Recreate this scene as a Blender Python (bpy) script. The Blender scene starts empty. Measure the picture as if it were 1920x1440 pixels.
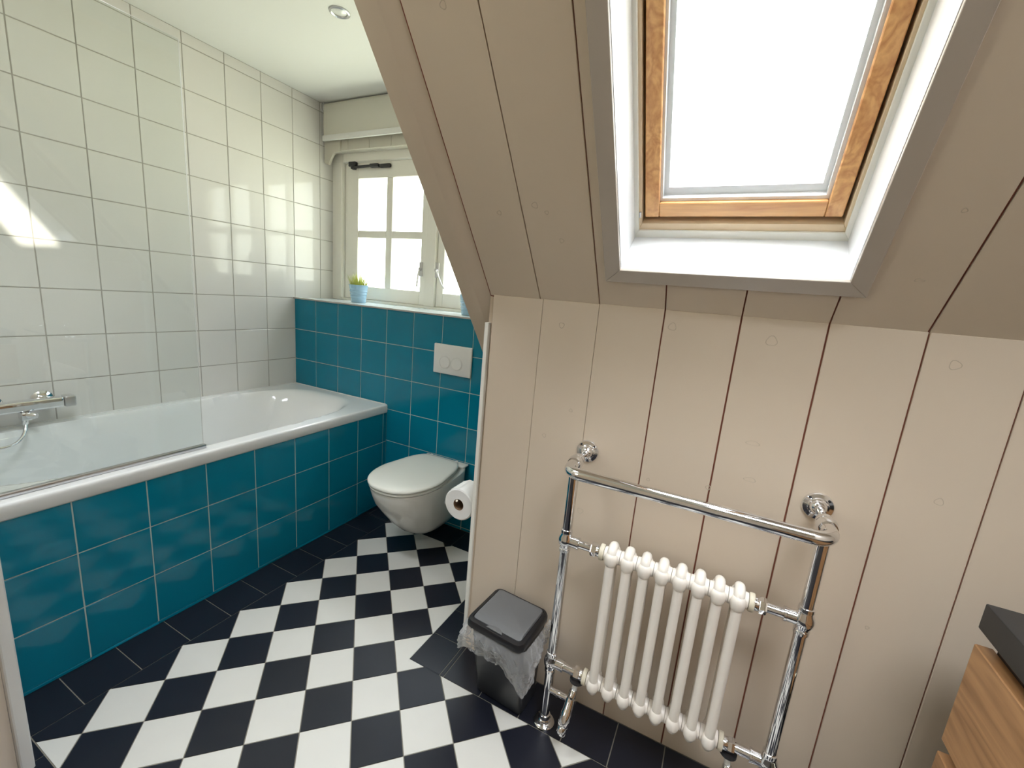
import bpy, bmesh, math, random
from mathutils import Vector, Matrix, noise
random.seed(7)
SC = bpy.context.scene
COL = SC.collection
PI = math.pi
# ------------------------------------------------------------------ camera
cd = bpy.data.cameras.new('camera')
cam = bpy.data.objects.new('camera', cd)
COL.objects.link(cam)
cam.location = (2.5982, 0.1589, 1.3562)
cam.rotation_euler = [math.radians(a) for a in (78.42766559, -4.85072681, 26.72366226)]
cd.sensor_fit = 'HORIZONTAL'
cd.sensor_width = 36.0
cd.lens = 36.0 * 809.29 / 1920.0
cd.clip_start = 0.02
SC.camera = cam
# ------------------------------------------------------------------ world, light, exposure
SC.view_settings.view_transform = 'Standard'
SC.view_settings.look = 'None'
SC.view_settings.gamma = 1.0
SC.view_settings.exposure = 0.38
SC.view_settings.use_curve_mapping = False
wd = bpy.data.worlds.new('sky')
SC.world = wd
wd.use_nodes = True
wn, wl = wd.node_tree.nodes, wd.node_tree.links
bg = wn['Background']
tc = wn.new('ShaderNodeTexCoord')
sep = wn.new('ShaderNodeSeparateXYZ')
wl.new(tc.outputs['Generated'], sep.inputs[0])
wr = wn.new('ShaderNodeValToRGB')
mr = wn.new('ShaderNodeMapRange')
mr.inputs[1].default_value = -1.0
mr.inputs[2].default_value = 1.0
wl.new(sep.outputs['Z'], mr.inputs[0])
wl.new(mr.outputs[0], wr.inputs[0])
el = wr.color_ramp.elements
el[0].position = 0.35; el[0].color = (1.30, 1.33, 1.02, 1)      # sunlit garden below the horizon
el[1].position = 0.91; el[1].color = (3.60, 3.80, 4.05, 1)
e = el.new(0.49); e.color = (1.10, 1.15, 0.98, 1)
e = el.new(0.62); e.color = (0.88, 0.93, 0.92, 1)
e = el.new(0.76); e.color = (0.30, 0.37, 0.46, 1)
e = el.new(0.84); e.color = (0.34, 0.44, 0.58, 1)
wl.new(wr.outputs[0], bg.inputs['Color'])
bg.inputs['Strength'].default_value = 6.0


def portal(name, loc, direction, sx, sy):
    ld = bpy.data.lights.new(name, 'AREA')
    ld.shape = 'RECTANGLE'
    ld.size, ld.size_y = sx, sy
    ld.cycles.is_portal = True
    o = bpy.data.objects.new(name, ld)
    COL.objects.link(o)
    o.location = loc
    o.rotation_euler = Vector(direction).to_track_quat('-Z', 'Y').to_euler()
    return o


# geometry of the place (metres): x from the white tiled wall, y towards the dormer window, z up
KY, KZ = 1.4245, 1.356            # knee line of panelled wall and roof slope
SA = math.radians(51.0)
WY = 2.1234                       # teal tiled wall below the window
WINY = 2.44                       # window plane
CEIL = 2.475
BX = 0.822                        # tiled front of the bath
RX = 3.60                         # right wall
NY = -1.40                        # wall behind the camera
CHX = 1.876                       # dormer cheek


def SP(x, s, o):
    """point of the roof slope: along x, s up the slope from the knee, o outwards"""
    return Vector((x, KY - s * math.cos(SA) + o * math.sin(SA), KZ + s * math.sin(SA) + o * math.cos(SA)))


SN = Vector((0, math.sin(SA), math.cos(SA)))
portal('portal_skylight', SP(2.566, 0.62, 0.26), -SN, 0.5, 1.0)
portal('portal_dormer', (0.93, WINY + 0.10, 1.68), (0, -1, 0), 1.7, 1.0)
BW = (0.10, 0.85, 1.55, 2.40)      # made-up high opening in the rear wall, letting in fill daylight: x0, x1, z0, z1
portal('portal_rear', ((BW[0] + BW[1]) / 2, NY - 0.16, (BW[2] + BW[3]) / 2), (0, 1, 0), BW[1] - BW[0], BW[3] - BW[2])
# made-up openings in the flat ceiling, added out of view for top light: x0, x1, y0, y1
TW = (0.75, 1.52, 0.475, 0.80)
TV = (2.72, 3.59, -0.02, 0.51)
for k_, w_ in enumerate((TW, TV)):
    portal('portal_roof', ((w_[0] + w_[1]) / 2, (w_[2] + w_[3]) / 2, CEIL + 0.13), (0, 0, -1), w_[1] - w_[0], w_[3] - w_[2])
sd = bpy.data.lights.new('sun', 'SUN')
sd.energy = 5.5
sd.angle = math.radians(0.53)
sd.color = (1.0, 0.90, 0.78)
sun = bpy.data.objects.new('sun', sd)
COL.objects.link(sun)
SUNV = Vector((3.6, -0.90, 0.72)).normalized()          # towards the sun
sun.rotation_euler = SUNV.to_track_quat('Z', 'Y').to_euler()


# ------------------------------------------------------------------ materials
def mat(name, color, rough=0.5, metal=0.0, spec=0.5, coat=0.0, coat_r=0.03, noise_amt=0.0, noise_scale=8.0, bump=0.0, bump_scale=60.0, trans=0.0, sheen=0.0, sss=0.0):
    m = bpy.data.materials.new(name)
    m.use_nodes = True
    nt = m.node_tree
    n, l = nt.nodes, nt.links
    b = n['Principled BSDF']
    b.inputs['Base Color'].default_value = (*color, 1)
    b.inputs['Roughness'].default_value = rough
    b.inputs['Metallic'].default_value = metal
    b.inputs['Specular IOR Level'].default_value = spec
    b.inputs['Coat Weight'].default_value = coat
    b.inputs['Coat Roughness'].default_value = coat_r
    b.inputs['Transmission Weight'].default_value = trans
    t = n.new('ShaderNodeTexCoord')
    if noise_amt > 0:
        nz = n.new('ShaderNodeTexNoise')
        nz.inputs['Scale'].default_value = noise_scale
        nz.inputs['Detail'].default_value = 4
        l.new(t.outputs['Object'], nz.inputs['Vector'])
        mx = n.new('ShaderNodeMix')
        mx.data_type = 'RGBA'
        mx.inputs[6].default_value = (*[c * (1 - noise_amt) for c in color], 1)
        mx.inputs[7].default_value = (*[min(1, c * (1 + noise_amt)) for c in color], 1)
        l.new(nz.outputs['Fac'], mx.inputs[0])
        l.new(mx.outputs[2], b.inputs['Base Color'])
    if bump > 0:
        nb = n.new('ShaderNodeTexNoise')
        nb.inputs['Scale'].default_value = bump_scale
        nb.inputs['Detail'].default_value = 3
        l.new(t.outputs['Object'], nb.inputs['Vector'])
        bp = n.new('ShaderNodeBump')
        bp.inputs['Strength'].default_value = bump
        bp.inputs['Distance'].default_value = 0.002
        l.new(nb.outputs['Fac'], bp.inputs['Height'])
        l.new(bp.outputs[0], b.inputs['Normal'])
    return m


def wood_mat(name, light, dark, axis='Z', rough=0.35, scale=1.0, coat=0.3):
    m = bpy.data.materials.new(name)
    m.use_nodes = True
    n, l = m.node_tree.nodes, m.node_tree.links
    b = n['Principled BSDF']
    t = n.new('ShaderNodeTexCoord')
    mp = n.new('ShaderNodeMapping')
    s = {'X': (0.6, 7, 7), 'Y': (7, 0.6, 7), 'Z': (7, 7, 0.6)}[axis]
    mp.inputs['Scale'].default_value = [k * scale for k in s]
    l.new(t.outputs['Object'], mp.inputs['Vector'])
    nz = n.new('ShaderNodeTexNoise')
    nz.inputs['Scale'].default_value = 2.2
    nz.inputs['Detail'].default_value = 3
    nz.inputs['Distortion'].default_value = 0.6
    l.new(mp.outputs[0], nz.inputs['Vector'])
    mul = n.new('ShaderNodeMath'); mul.operation = 'MULTIPLY'; mul.inputs[1].default_value = 9.0
    l.new(nz.outputs['Fac'], mul.inputs[0])
    fr = n.new('ShaderNodeMath'); fr.operation = 'PINGPONG'; fr.inputs[1].default_value = 1.0
    l.new(mul.outputs[0], fr.inputs[0])
    fine = n.new('ShaderNodeTexNoise')
    fine.inputs['Scale'].default_value = 14
    fine.inputs['Detail'].default_value = 5
    l.new(mp.outputs[0], fine.inputs['Vector'])
    add = n.new('ShaderNodeMath'); add.operation = 'MULTIPLY_ADD'; add.inputs[1].default_value = 0.6; add.use_clamp = True
    l.new(fine.outputs['Fac'], add.inputs[0])
    hf = n.new('ShaderNodeMath'); hf.operation = 'MULTIPLY'; hf.inputs[1].default_value = 0.45
    l.new(fr.outputs[0], hf.inputs[0])
    l.new(hf.outputs[0], add.inputs[2])
    rp = n.new('ShaderNodeValToRGB')
    rp.color_ramp.elements[0].position = 0.2; rp.color_ramp.elements[0].color = (*dark, 1)
    rp.color_ramp.elements[1].position = 0.75; rp.color_ramp.elements[1].color = (*light, 1)
    l.new(add.outputs[0], rp.inputs[0])
    l.new(rp.outputs[0], b.inputs['Base Color'])
    b.inputs['Roughness'].default_value = rough
    b.inputs['Coat Weight'].default_value = coat
    b.inputs['Coat Roughness'].default_value = 0.15
    return m


def pane_mat(name, tint=(1, 1, 1), ior=1.45):
    """thin clear sheet: see-through with a mirror share that grows at grazing angles"""
    m = bpy.data.materials.new(name)
    m.use_nodes = True
    n, l = m.node_tree.nodes, m.node_tree.links
    n.remove(n['Principled BSDF'])
    out = n['Material Output']
    tr = n.new('ShaderNodeBsdfTransparent'); tr.inputs[0].default_value = (*tint, 1)
    gl = n.new('ShaderNodeBsdfGlossy'); gl.inputs['Roughness'].default_value = 0.0
    f0 = ((ior - 1) / (ior + 1)) ** 2
    lw = n.new('ShaderNodeLayerWeight'); lw.inputs[0].default_value = 0.5
    pw = n.new('ShaderNodeMath'); pw.operation = 'POWER'; pw.inputs[1].default_value = 5.0
    l.new(lw.outputs['Facing'], pw.inputs[0])
    fz = n.new('ShaderNodeMath'); fz.operation = 'MULTIPLY_ADD'; fz.inputs[1].default_value = 1 - f0; fz.inputs[2].default_value = f0
    l.new(pw.outputs[0], fz.inputs[0])
    mx = n.new('ShaderNodeMixShader')
    l.new(fz.outputs[0], mx.inputs[0]); l.new(tr.outputs[0], mx.inputs[1]); l.new(gl.outputs[0], mx.inputs[2])
    l.new(mx.outputs[0], out.inputs[0])
    return m


def film_mat(name):
    """thin milky plastic film"""
    m = bpy.data.materials.new(name)
    m.use_nodes = True
    n, l = m.node_tree.nodes, m.node_tree.links
    b = n['Principled BSDF']
    b.inputs['Base Color'].default_value = (0.75, 0.75, 0.75, 1)
    b.inputs['Roughness'].default_value = 0.22
    b.inputs['Specular IOR Level'].default_value = 0.8
    tr = n.new('ShaderNodeBsdfTransparent')
    lw = n.new('ShaderNodeLayerWeight'); lw.inputs[0].default_value = 0.35
    mr_ = n.new('ShaderNodeMapRange')
    mr_.inputs[3].default_value = 0.16; mr_.inputs[4].default_value = 0.85
    l.new(lw.outputs['Facing'], mr_.inputs[0])
    mx = n.new('ShaderNodeMixShader')
    l.new(mr_.outputs[0], mx.inputs[0]); l.new(tr.outputs[0], mx.inputs[1]); l.new(b.outputs[0], mx.inputs[2])
    l.new(mx.outputs[0], n['Material Output'].inputs[0])
    return m


M = dict(
    tile_white=mat('white_glazed_tile', (0.74, 0.725, 0.695), 0.06, spec=0.36, noise_amt=0.02, noise_scale=3, bump=0.03, bump_scale=9),
    grout_grey=mat('grey_grout', (0.42, 0.40, 0.36), 0.9),
    tile_teal=mat('teal_glazed_tile', (0.002, 0.20, 0.31), 0.10, spec=0.35, noise_amt=0.06, noise_scale=4, bump=0.03, bump_scale=8),
    grout_light=mat('pale_grout', (0.50, 0.60, 0.56), 0.9),
    floor_black=mat('navy_black_floor_tile', (0.008, 0.009, 0.016), 0.36, spec=0.45, noise_amt=0.2, noise_scale=6, bump=0.05, bump_scale=40),
    floor_white=mat('cream_floor_tile', (0.62, 0.605, 0.56), 0.38, spec=0.45, noise_amt=0.03, noise_scale=12, bump=0.05, bump_scale=40),
    floor_grout=mat('floor_grout', (0.22, 0.20, 0.16), 0.9),
    plank=mat('beige_painted_board', (0.64, 0.535, 0.42), 0.34, spec=0.4, noise_amt=0.025, noise_scale=2.5, bump=0.12, bump_scale=25),
    scuff=mat('filled_knot_paint', (0.50, 0.41, 0.31), 0.4),
    gap=mat('brown_board_gap', (0.24, 0.075, 0.045), 0.8),
    casing=mat('grey_beige_gloss_paint', (0.47, 0.41, 0.35), 0.25, spec=0.5),
    gloss_white=mat('white_gloss_paint', (0.78, 0.79, 0.80), 0.12, spec=0.5, bump=0.05, bump_scale=12),
    ceiling=mat('white_ceiling_paint', (0.80, 0.80, 0.77), 0.6, spec=0.3),
    wall_paint=mat('cream_wall_paint', (0.78, 0.68, 0.57), 0.6),
    pale_paint=mat('pale_stone_window_paint', (0.84, 0.82, 0.75), 0.3, spec=0.45),
    valance=mat('putty_painted_board', (0.60, 0.57, 0.49), 0.4),
    pine=wood_mat('varnished_pine', (0.74, 0.41, 0.165), (0.50, 0.22, 0.075), 'Y', scale=1.3),
    pine_x=wood_mat('varnished_pine_rail', (0.74, 0.41, 0.165), (0.50, 0.22, 0.075), 'X', scale=1.3),
    pine_pale=mat('pale_lacquered_wood', (0.66, 0.50, 0.32), 0.3, noise_amt=0.08, noise_scale=20),
    oak=wood_mat('brown_oak_veneer', (0.50, 0.27, 0.12), (0.30, 0.145, 0.058), 'Y', rough=0.42, coat=0.1),
    chrome=mat('polished_chrome', (0.82, 0.82, 0.84), 0.06, metal=1.0),
    steel=mat('brushed_steel', (0.55, 0.55, 0.56), 0.28, metal=1.0),
    enamel=mat('white_radiator_enamel', (0.86, 0.80, 0.725), 0.28, spec=0.5, coat=0.3, noise_amt=0.03, noise_scale=30),
    ceramic=mat('white_sanitary_ceramic', (0.80, 0.79, 0.74), 0.10, spec=0.55, coat=0.3),
    seat=mat('white_toilet_seat', (0.80, 0.80, 0.74), 0.16, spec=0.5),
    acrylic=mat('white_bath_acrylic', (0.86, 0.87, 0.87), 0.10, spec=0.5, coat=0.4),
    plastic_white=mat('white_plastic', (0.78, 0.78, 0.76), 0.25),
    plastic_dark=mat('dark_grey_plastic', (0.022, 0.023, 0.026), 0.38, bump=0.08, bump_scale=300),
    plastic_black=mat('black_plastic', (0.010, 0.010, 0.012), 0.3),
    plastic_grey=mat('mid_grey_plastic', (0.13, 0.132, 0.135), 0.42, noise_amt=0.06, noise_scale=14, bump=0.08, bump_scale=300),
    film=film_mat('clear_plastic_film'),
    paper=mat('white_tissue_paper', (0.82, 0.81, 0.79), 0.9, spec=0.1, bump=0.25, bump_scale=120),
    card=mat('brown_cardboard', (0.22, 0.13, 0.07), 0.85),
    iron=mat('dark_iron', (0.055, 0.055, 0.06), 0.4, metal=0.6),
    fabric=mat('off_white_blind_fabric', (0.66, 0.645, 0.57), 0.9, spec=0.1, bump=0.1, bump_scale=400),
    zinc_blue=mat('pale_blue_painted_zinc', (0.34, 0.53, 0.68), 0.25, spec=0.5, noise_amt=0.15, noise_scale=18),
    grass=mat('yellow_green_grass', (0.50, 0.54, 0.10), 0.5, noise_amt=0.35, noise_scale=40),
    soil=mat('dark_soil', (0.05, 0.04, 0.02), 0.9),
    counter=mat('black_stone_counter', (0.018, 0.018, 0.019), 0.5, noise_amt=0.15, noise_scale=30),
    carcass=mat('dark_cabinet_recess', (0.05, 0.03, 0.02), 0.6),
    lens=mat('frosted_lamp_lens', (0.75, 0.76, 0.74), 0.15, spec=0.6),
    glass=pane_mat('clear_window_glass', (0.97, 0.98, 0.97)),
    screen=pane_mat('clear_bath_screen_glass', (0.965, 0.985, 0.98), 1.5),
    sill_stone=mat('pale_sill_tile', (0.66, 0.72, 0.72), 0.15, spec=0.5),
    sill_edge=mat('grey_tile_edge_trim', (0.45, 0.44, 0.41), 0.4),
    bush=mat('cream_plastic_bush', (0.66, 0.60, 0.47), 0.4),
)


# ------------------------------------------------------------------ mesh helpers
def nb():
    return bmesh.new()


def thing(name, label, cat, loc=(0, 0, 0), group=None):
    o = bpy.data.objects.new(name, None)
    o.empty_display_size = 0.05
    COL.objects.link(o)
    o.location = loc
    o['label'] = label
    o['category'] = cat
    if group:
        o['group'] = group
    return o


def root_of(o):
    while o.parent:
        o = o.parent
    return o


def obj(name, bm, m, parent=None, sharp=35.0, weld=False, kind=None, label=None):
    """link the bmesh (given in world coordinates) as one mesh object"""
    if weld:
        bmesh.ops.remove_doubles(bm, verts=bm.verts, dist=1e-5)
    bmesh.ops.recalc_face_normals(bm, faces=bm.faces)
    if parent is not None:
        off = Vector(root_of(parent).location)
        bmesh.ops.translate(bm, verts=bm.verts, vec=-off)
    me = bpy.data.meshes.new(name)
    bm.to_mesh(me)
    bm.free()
    for mm in (m if isinstance(m, (list, tuple)) else [m]):
        me.materials.append(mm)
    for p in me.polygons:
        p.use_smooth = True
    me.set_sharp_from_angle(angle=math.radians(sharp))
    o = bpy.data.objects.new(name, me)
    COL.objects.link(o)
    if parent is not None:
        o.parent = parent
    if kind:
        o['kind'] = kind
    if label:
        o['label'] = label
    return o


def struct(name, bm, m, parent=None, label=None, cat=None, **k):
    o = obj(name, bm, m, parent, **k)
    if parent is None:
        o['kind'] = 'structure'
        if label:
            o['label'] = label
        o['category'] = cat or name.split('_')[0].split('.')[0]
    return o


def hexa(bm, pts, mi=0, bevel=0.0, seg=1):
    """box from 8 points: bottom ring then top ring"""
    v = [bm.verts.new(p) for p in pts]
    fs = []
    for q in ((3, 2, 1, 0), (4, 5, 6, 7), (0, 1, 5, 4), (1, 2, 6, 5), (2, 3, 7, 6), (3, 0, 4, 7)):
        f = bm.faces.new([v[i] for i in q])
        f.material_index = mi
        fs.append(f)
    if bevel > 0:
        es = list({e for f in fs for e in f.edges})
        bmesh.ops.bevel(bm, geom=es, offset=bevel, offset_type='OFFSET', segments=seg, profile=0.5, affect='EDGES', clamp_overlap=True)
    return v


def box(bm, lo, hi, bevel=0.0, seg=1, mi=0):
    (x0, y0, z0), (x1, y1, z1) = lo, hi
    return hexa(bm, [(x0, y0, z0), (x1, y0, z0), (x1, y1, z0), (x0, y1, z0), (x0, y0, z1), (x1, y0, z1), (x1, y1, z1), (x0, y1, z1)], mi, bevel, seg)


def sbox(bm, x0, x1, s0, s1, o0, o1, bevel=0.0, seg=1):
    """box in the frame of the roof slope"""
    return hexa(bm, [SP(x0, s0, o0), SP(x1, s0, o0), SP(x1, s1, o0), SP(x0, s1, o0), SP(x0, s0, o1), SP(x1, s0, o1), SP(x1, s1, o1), SP(x0, s1, o1)], 0, bevel, seg)


def ring_basis(d):
    d = d.normalized()
    a = Vector((0, 0, 1)) if abs(d.z) < 0.9 else Vector((1, 0, 0))
    u = d.cross(a).normalized()
    return u, d.cross(u).normalized()


def tube(bm, pts, r, seg=16, closed=False, cap=True):
    """round tube along a polyline (parallel transported rings); r number or list"""
    pts = [Vector(p) for p in pts]
    n = len(pts)
    rs = r if isinstance(r, (list, tuple)) else [r] * n
    rings = []
    u = None
    for i in range(n):
        if closed:
            d = pts[(i + 1) % n] - pts[i - 1]
        else:
            d = pts[min(i + 1, n - 1)] - pts[max(i - 1, 0)]
        d.normalize()
        if u is None:
            u, w = ring_basis(d)
        else:
            u = (u - d * u.dot(d)).normalized()
            w = d.cross(u).normalized()
        rings.append([bm.verts.new(pts[i] + (u * math.cos(2 * PI * k / seg) + w * math.sin(2 * PI * k / seg)) * rs[i]) for k in range(seg)])
    m = n if closed else n - 1
    for i in range(m):
        a, b = rings[i], rings[(i + 1) % n]
        for k in range(seg):
            bm.faces.new((a[k], a[(k + 1) % seg], b[(k + 1) % seg], b[k]))
    if cap and not closed:
        bm.faces.new(rings[0][::-1])
        bm.faces.new(rings[-1])


def lathe(bm, prof, origin, axis, seg=32, cap=True):
    """profile of (radius, height along axis)"""
    o = Vector(origin)
    d = Vector(axis).normalized()
    u, w = ring_basis(d)
    rings = []
    for r, h in prof:
        rings.append([bm.verts.new(o + d * h + (u * math.cos(2 * PI * k / seg) + w * math.sin(2 * PI * k / seg)) * r) for k in range(seg)])
    for a, b in zip(rings, rings[1:]):
        for k in range(seg):
            bm.faces.new((a[k], a[(k + 1) % seg], b[(k + 1) % seg], b[k]))
    if cap:
        bm.faces.new(rings[0][::-1])
        bm.faces.new(rings[-1])


def loft(bm, rings, cap0=True, cap1=True):
    R = [[bm.verts.new(p) for p in r] for r in rings]
    n = len(R[0])
    for a, b in zip(R, R[1:]):
        for k in range(n):
            bm.faces.new((a[k], a[(k + 1) % n], b[(k + 1) % n], b[k]))
    if cap0:
        bm.faces.new(R[0][::-1])
    if cap1:
        bm.faces.new(R[-1])


def prism(bm, poly, f0, f1, bevel=0.0):
    """polygon extruded between two maps of 2-D points"""
    a = [bm.verts.new(f0(*p)) for p in poly]
    b = [bm.verts.new(f1(*p)) for p in poly]
    n = len(poly)
    fs = [bm.faces.new(a[::-1]), bm.faces.new(b)]
    for k in range(n):
        fs.append(bm.faces.new((a[k], a[(k + 1) % n], b[(k + 1) % n], b[k])))
    if bevel > 0:
        es = list({e for f in fs[:2] for e in f.edges})
        bmesh.ops.bevel(bm, geom=es, offset=bevel, segments=2, profile=0.5, affect='EDGES', clamp_overlap=True)


def arc(c, r, a0, a1, n, f):
    return [f(c[0] + r * math.cos(a0 + (a1 - a0) * i / n), c[1] + r * math.sin(a0 + (a1 - a0) * i / n)) for i in range(n + 1)]


def clip(poly, x0, x1, y0, y1):
    def cut(p, ins, inter):
        r = []
        for i in range(len(p)):
            a, b = p[i - 1], p[i]
            if ins(b):
                if not ins(a):
                    r.append(inter(a, b))
                r.append(b)
            elif ins(a):
                r.append(inter(a, b))
        return r

    def ix(c):
        return lambda a, b: (c, a[1] + (b[1] - a[1]) * (c - a[0]) / (b[0] - a[0]))

    def iy(c):
        return lambda a, b: (a[0] + (b[0] - a[0]) * (c - a[1]) / (b[1] - a[1]), c)
    for ins, it in ((lambda p: p[0] >= x0, ix(x0)), (lambda p: p[0] <= x1, ix(x1)), (lambda p: p[1] >= y0, iy(y0)), (lambda p: p[1] <= y1, iy(y1))):
        if len(poly) < 3:
            return []
        poly = cut(poly, ins, it)
    return poly


def tile_grid(bm, us, vs, f, gap, h, mi=0, tilt=0.0004, bev=0.0012):
    """raised tiles with eased edges; f(u, v, height) maps to the world"""
    g = gap / 2
    for u0, u1 in zip(us, us[1:]):
        for v0, v1 in zip(vs, vs[1:]):
            if u1 - u0 < 3 * gap or v1 - v0 < 3 * gap:
                continue
            a = [(u0 + g, v0 + g), (u1 - g, v0 + g), (u1 - g, v1 - g), (u0 + g, v1 - g)]
            b = [(u0 + g + bev, v0 + g + bev), (u1 - g - bev, v0 + g + bev), (u1 - g - bev, v1 - g - bev), (u0 + g + bev, v1 - g - bev)]
            t = [random.uniform(-tilt, tilt) for _ in range(2)]
            hh = [h + t[0] + t[1], h - t[0] + t[1], h - t[0] - t[1], h + t[0] - t[1]]
            A = [bm.verts.new(f(*p, -0.0005)) for p in a]
            A2 = [bm.verts.new(f(*p, k - 0.0009)) for p, k in zip(a, hh)]
            B = [bm.verts.new(f(*p, k)) for p, k in zip(b, hh)]
            fs = [bm.faces.new(B)]
            for k in range(4):
                fs.append(bm.faces.new((A[k], A[(k + 1) % 4], A2[(k + 1) % 4], A2[k])))
                fs.append(bm.faces.new((A2[k], A2[(k + 1) % 4], B[(k + 1) % 4], B[k])))
            for q in fs:
                q.material_index = mi


def lines(lo, hi, first, pitch):
    r = [lo]
    k = math.floor((lo - first) / pitch) + 1
    while first + k * pitch < hi - 1e-6:
        if first + k * pitch > lo + 1e-6:
            r.append(first + k * pitch)
        k += 1
    r.append(hi)
    return r


# ------------------------------------------------------------------ room shell
# floor: chequered field laid at 45 degrees inside a dark border, every tile cut from the grid
fb = nb()
box(fb, (0, NY, -0.12), (RX, WY + 0.35, -0.0022), mi=2)
FX, FY, FS = 1.1090, 0.5645, 0.1488
BXI, CBX, KBY, NBY, TBY = 1.0038, 1.740, 1.2655, 0.490, 1.962
c45 = math.sqrt(0.5)


def flat_tile(bm, poly, mi):
    if len(poly) < 3:
        return
    ar = sum(poly[i - 1][0] * poly[i][1] - poly[i][0] * poly[i - 1][1] for i in range(len(poly))) / 2
    if abs(ar) < 2e-5:
        return
    try:
        t = [bm.verts.new((x, y, 0.0)) for x, y in poly]
        b = [bm.verts.new((x, y, -0.003)) for x, y in poly]
        f = bm.faces.new(t)
        f.material_index = mi
        for k in range(len(poly)):
            q = bm.faces.new((t[k], t[(k + 1) % len(poly)], b[(k + 1) % len(poly)], b[k]))
            q.material_index = mi
    except ValueError:
        pass


fg = 0.0016
for i in range(-14, 24):
    for j in range(-24, 20):
        P = []
        for a, b in ((0, 0), (1, 0), (1, 1), (0, 1)):
            ga = fg if a == 0 else -fg
            gb = fg if b == 0 else -fg
            u, v = (i + a) * FS + ga, (j + b) * FS + gb
            P.append((FX + c45 * (u - v), FY + c45 * (u + v)))
        mi = 1 if (i + j) % 2 == 0 else 0
        flat_tile(fb, clip(P, BXI + fg, CBX, NBY + fg, TBY - fg), mi)
        flat_tile(fb, clip(P, CBX, RX - 0.15, NBY + fg, KBY - fg), mi)


def border(x0, x1, y0, y1):
    flat_tile(fb, [(x0 + fg, y0 + fg), (x1 - fg, y0 + fg), (x1 - fg, y1 - fg), (x0 + fg, y1 - fg)], 0)


ys = lines(NBY, TBY, 1.055, 0.149)
for a, b in zip(ys, ys[1:]):
    border(BX, BXI, a, b)                                   # along the bath
xs = lines(BX, CHX, 1.00, 0.149)
for a, b in zip(xs, xs[1:]):
    border(a, b, TBY, WY)                                   # under the toilet wall
ys = lines(KBY, TBY, 1.417, 0.151)
for a, b in zip(ys, ys[1:]):
    border(CBX, CHX, a, b)                                  # along the dormer cheek
xs = lines(CHX, RX, 2.041, 0.149)
for a, b in zip(xs, xs[1:]):
    border(a, b, KBY, KY)                                   # under the panelled wall
xs = lines(BX, RX, 1.10, 0.149)
for a, b in zip(xs, xs[1:]):
    border(a, b, NBY - 0.15, NBY)
for a, b in zip(xs, xs[1:]):
    for c in range(8):
        border(a, b, NBY - 0.15 - 0.149 * (c + 1), NBY - 0.15 - 0.149 * c)
struct('floor', fb, [M['floor_black'], M['floor_white'], M['floor_grout']], label='black and cream chequered tile floor laid diagonally with a dark border', cat='floor')

# white tiled wall above the bath
b = nb()
box(b, (-0.15, 0.30, 0), (0, WINY + 0.20, CEIL + 0.1), mi=1)
tile_grid(b, lines(0.40, WINY, 0.9263, 0.2), [z for z in lines(0.40, CEIL, 2.4199, 0.2)], lambda u, v, h: (h, u, v), 0.0042, 0.0022)
struct('wall_left', b, [M['tile_white'], M['grout_grey']], label='wall of square white glazed tiles above the bath', cat='wall')

# teal tiled wall under the dormer window
b = nb()
box(b, (0, WY, 0), (CHX, WINY + 0.20, 1.2168), mi=1)
tile_grid(b, lines(0.0, CHX, 0.2017, 0.2), lines(0.0, 1.2168, 1.2168 - 0.2, 0.2), lambda u, v, h: (u, WY - h, v), 0.0045, 0.0022)
struct('wall_window', b, [M['tile_teal'], M['grout_light']], label='teal tiled wall below the window behind the toilet', cat='wall')
b = nb()
box(b, (0, WINY + 0.0, 2.226), (CHX, WINY + 0.20, CEIL + 0.1))
box(b, (CHX - 0.13, WINY + 0.0, 1.2168), (CHX, WINY + 0.20, 2.226))
struct('wall_window_head', b, M['valance'], label='painted wall above the dormer window', cat='wall')

# tiled front of the bath
b = nb()
box(b, (BX - 0.05, 0.40, 0), (BX, WY - 0.0025, 0.5955), mi=1)
tile_grid(b, lines(0.40, WY - 0.0025, 0.6905, 0.2), lines(0.0, 0.5955, 0.011, 0.2), lambda u, v, h: (BX + h, u, v), 0.0045, 0.0022)
tile_grid(b, lines(0.40, WY - 0.0025, 0.6905, 0.2), [0.0, 0.0125], lambda u, v, h: (BX + h, u, v), 0.001, 0.003)
struct('wall_bath_front', b, [M['tile_teal'], M['grout_light']], label='teal tiled panel along the front of the bath', cat='wall')

# sill ledge
b = nb()
box(b, (0, WY - 0.008, 1.2172), (CHX, WINY, 1.2248), 0.0015)
o = struct('trim_1', b, M['sill_stone'], label='pale blue-white tiled ledge under the dormer window', cat='sill')
b = nb()
box(b, (0, WY - 0.0105, 1.2165), (CHX, WY - 0.008, 1.2245))
obj('edge_strip', b, M['sill_edge'], o)

# ceiling (flat part)
b = nb()
CY1 = KY - (CEIL - KZ) / math.tan(SA) + 0.02
for x0, x1, y0, y1 in ((0, TW[0], NY, WINY), (TW[0], TW[1], NY, TW[2]), (TW[0], TW[1], TW[3], WINY), (TW[1], CHX, NY, WINY),
                       (CHX, TV[0], NY, CY1), (TV[0], TV[1], NY, TV[2]), (TV[0], TV[1], TV[3], CY1), (TV[1], RX, NY, CY1)):
    box(b, (x0, y0, CEIL), (x1, y1, CEIL + 0.1))
for x0, x1, y0, y1 in (TW, TV):                     # upstands added to keep the sun out of these openings
    box(b, (x1, y0 - 0.03, CEIL + 0.1), (x1 + 0.03, y1 + 0.03, CEIL + 0.38))
struct('ceiling', b, M['ceiling'], label='flat white plaster ceiling above the bath', cat='ceiling')

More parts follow.
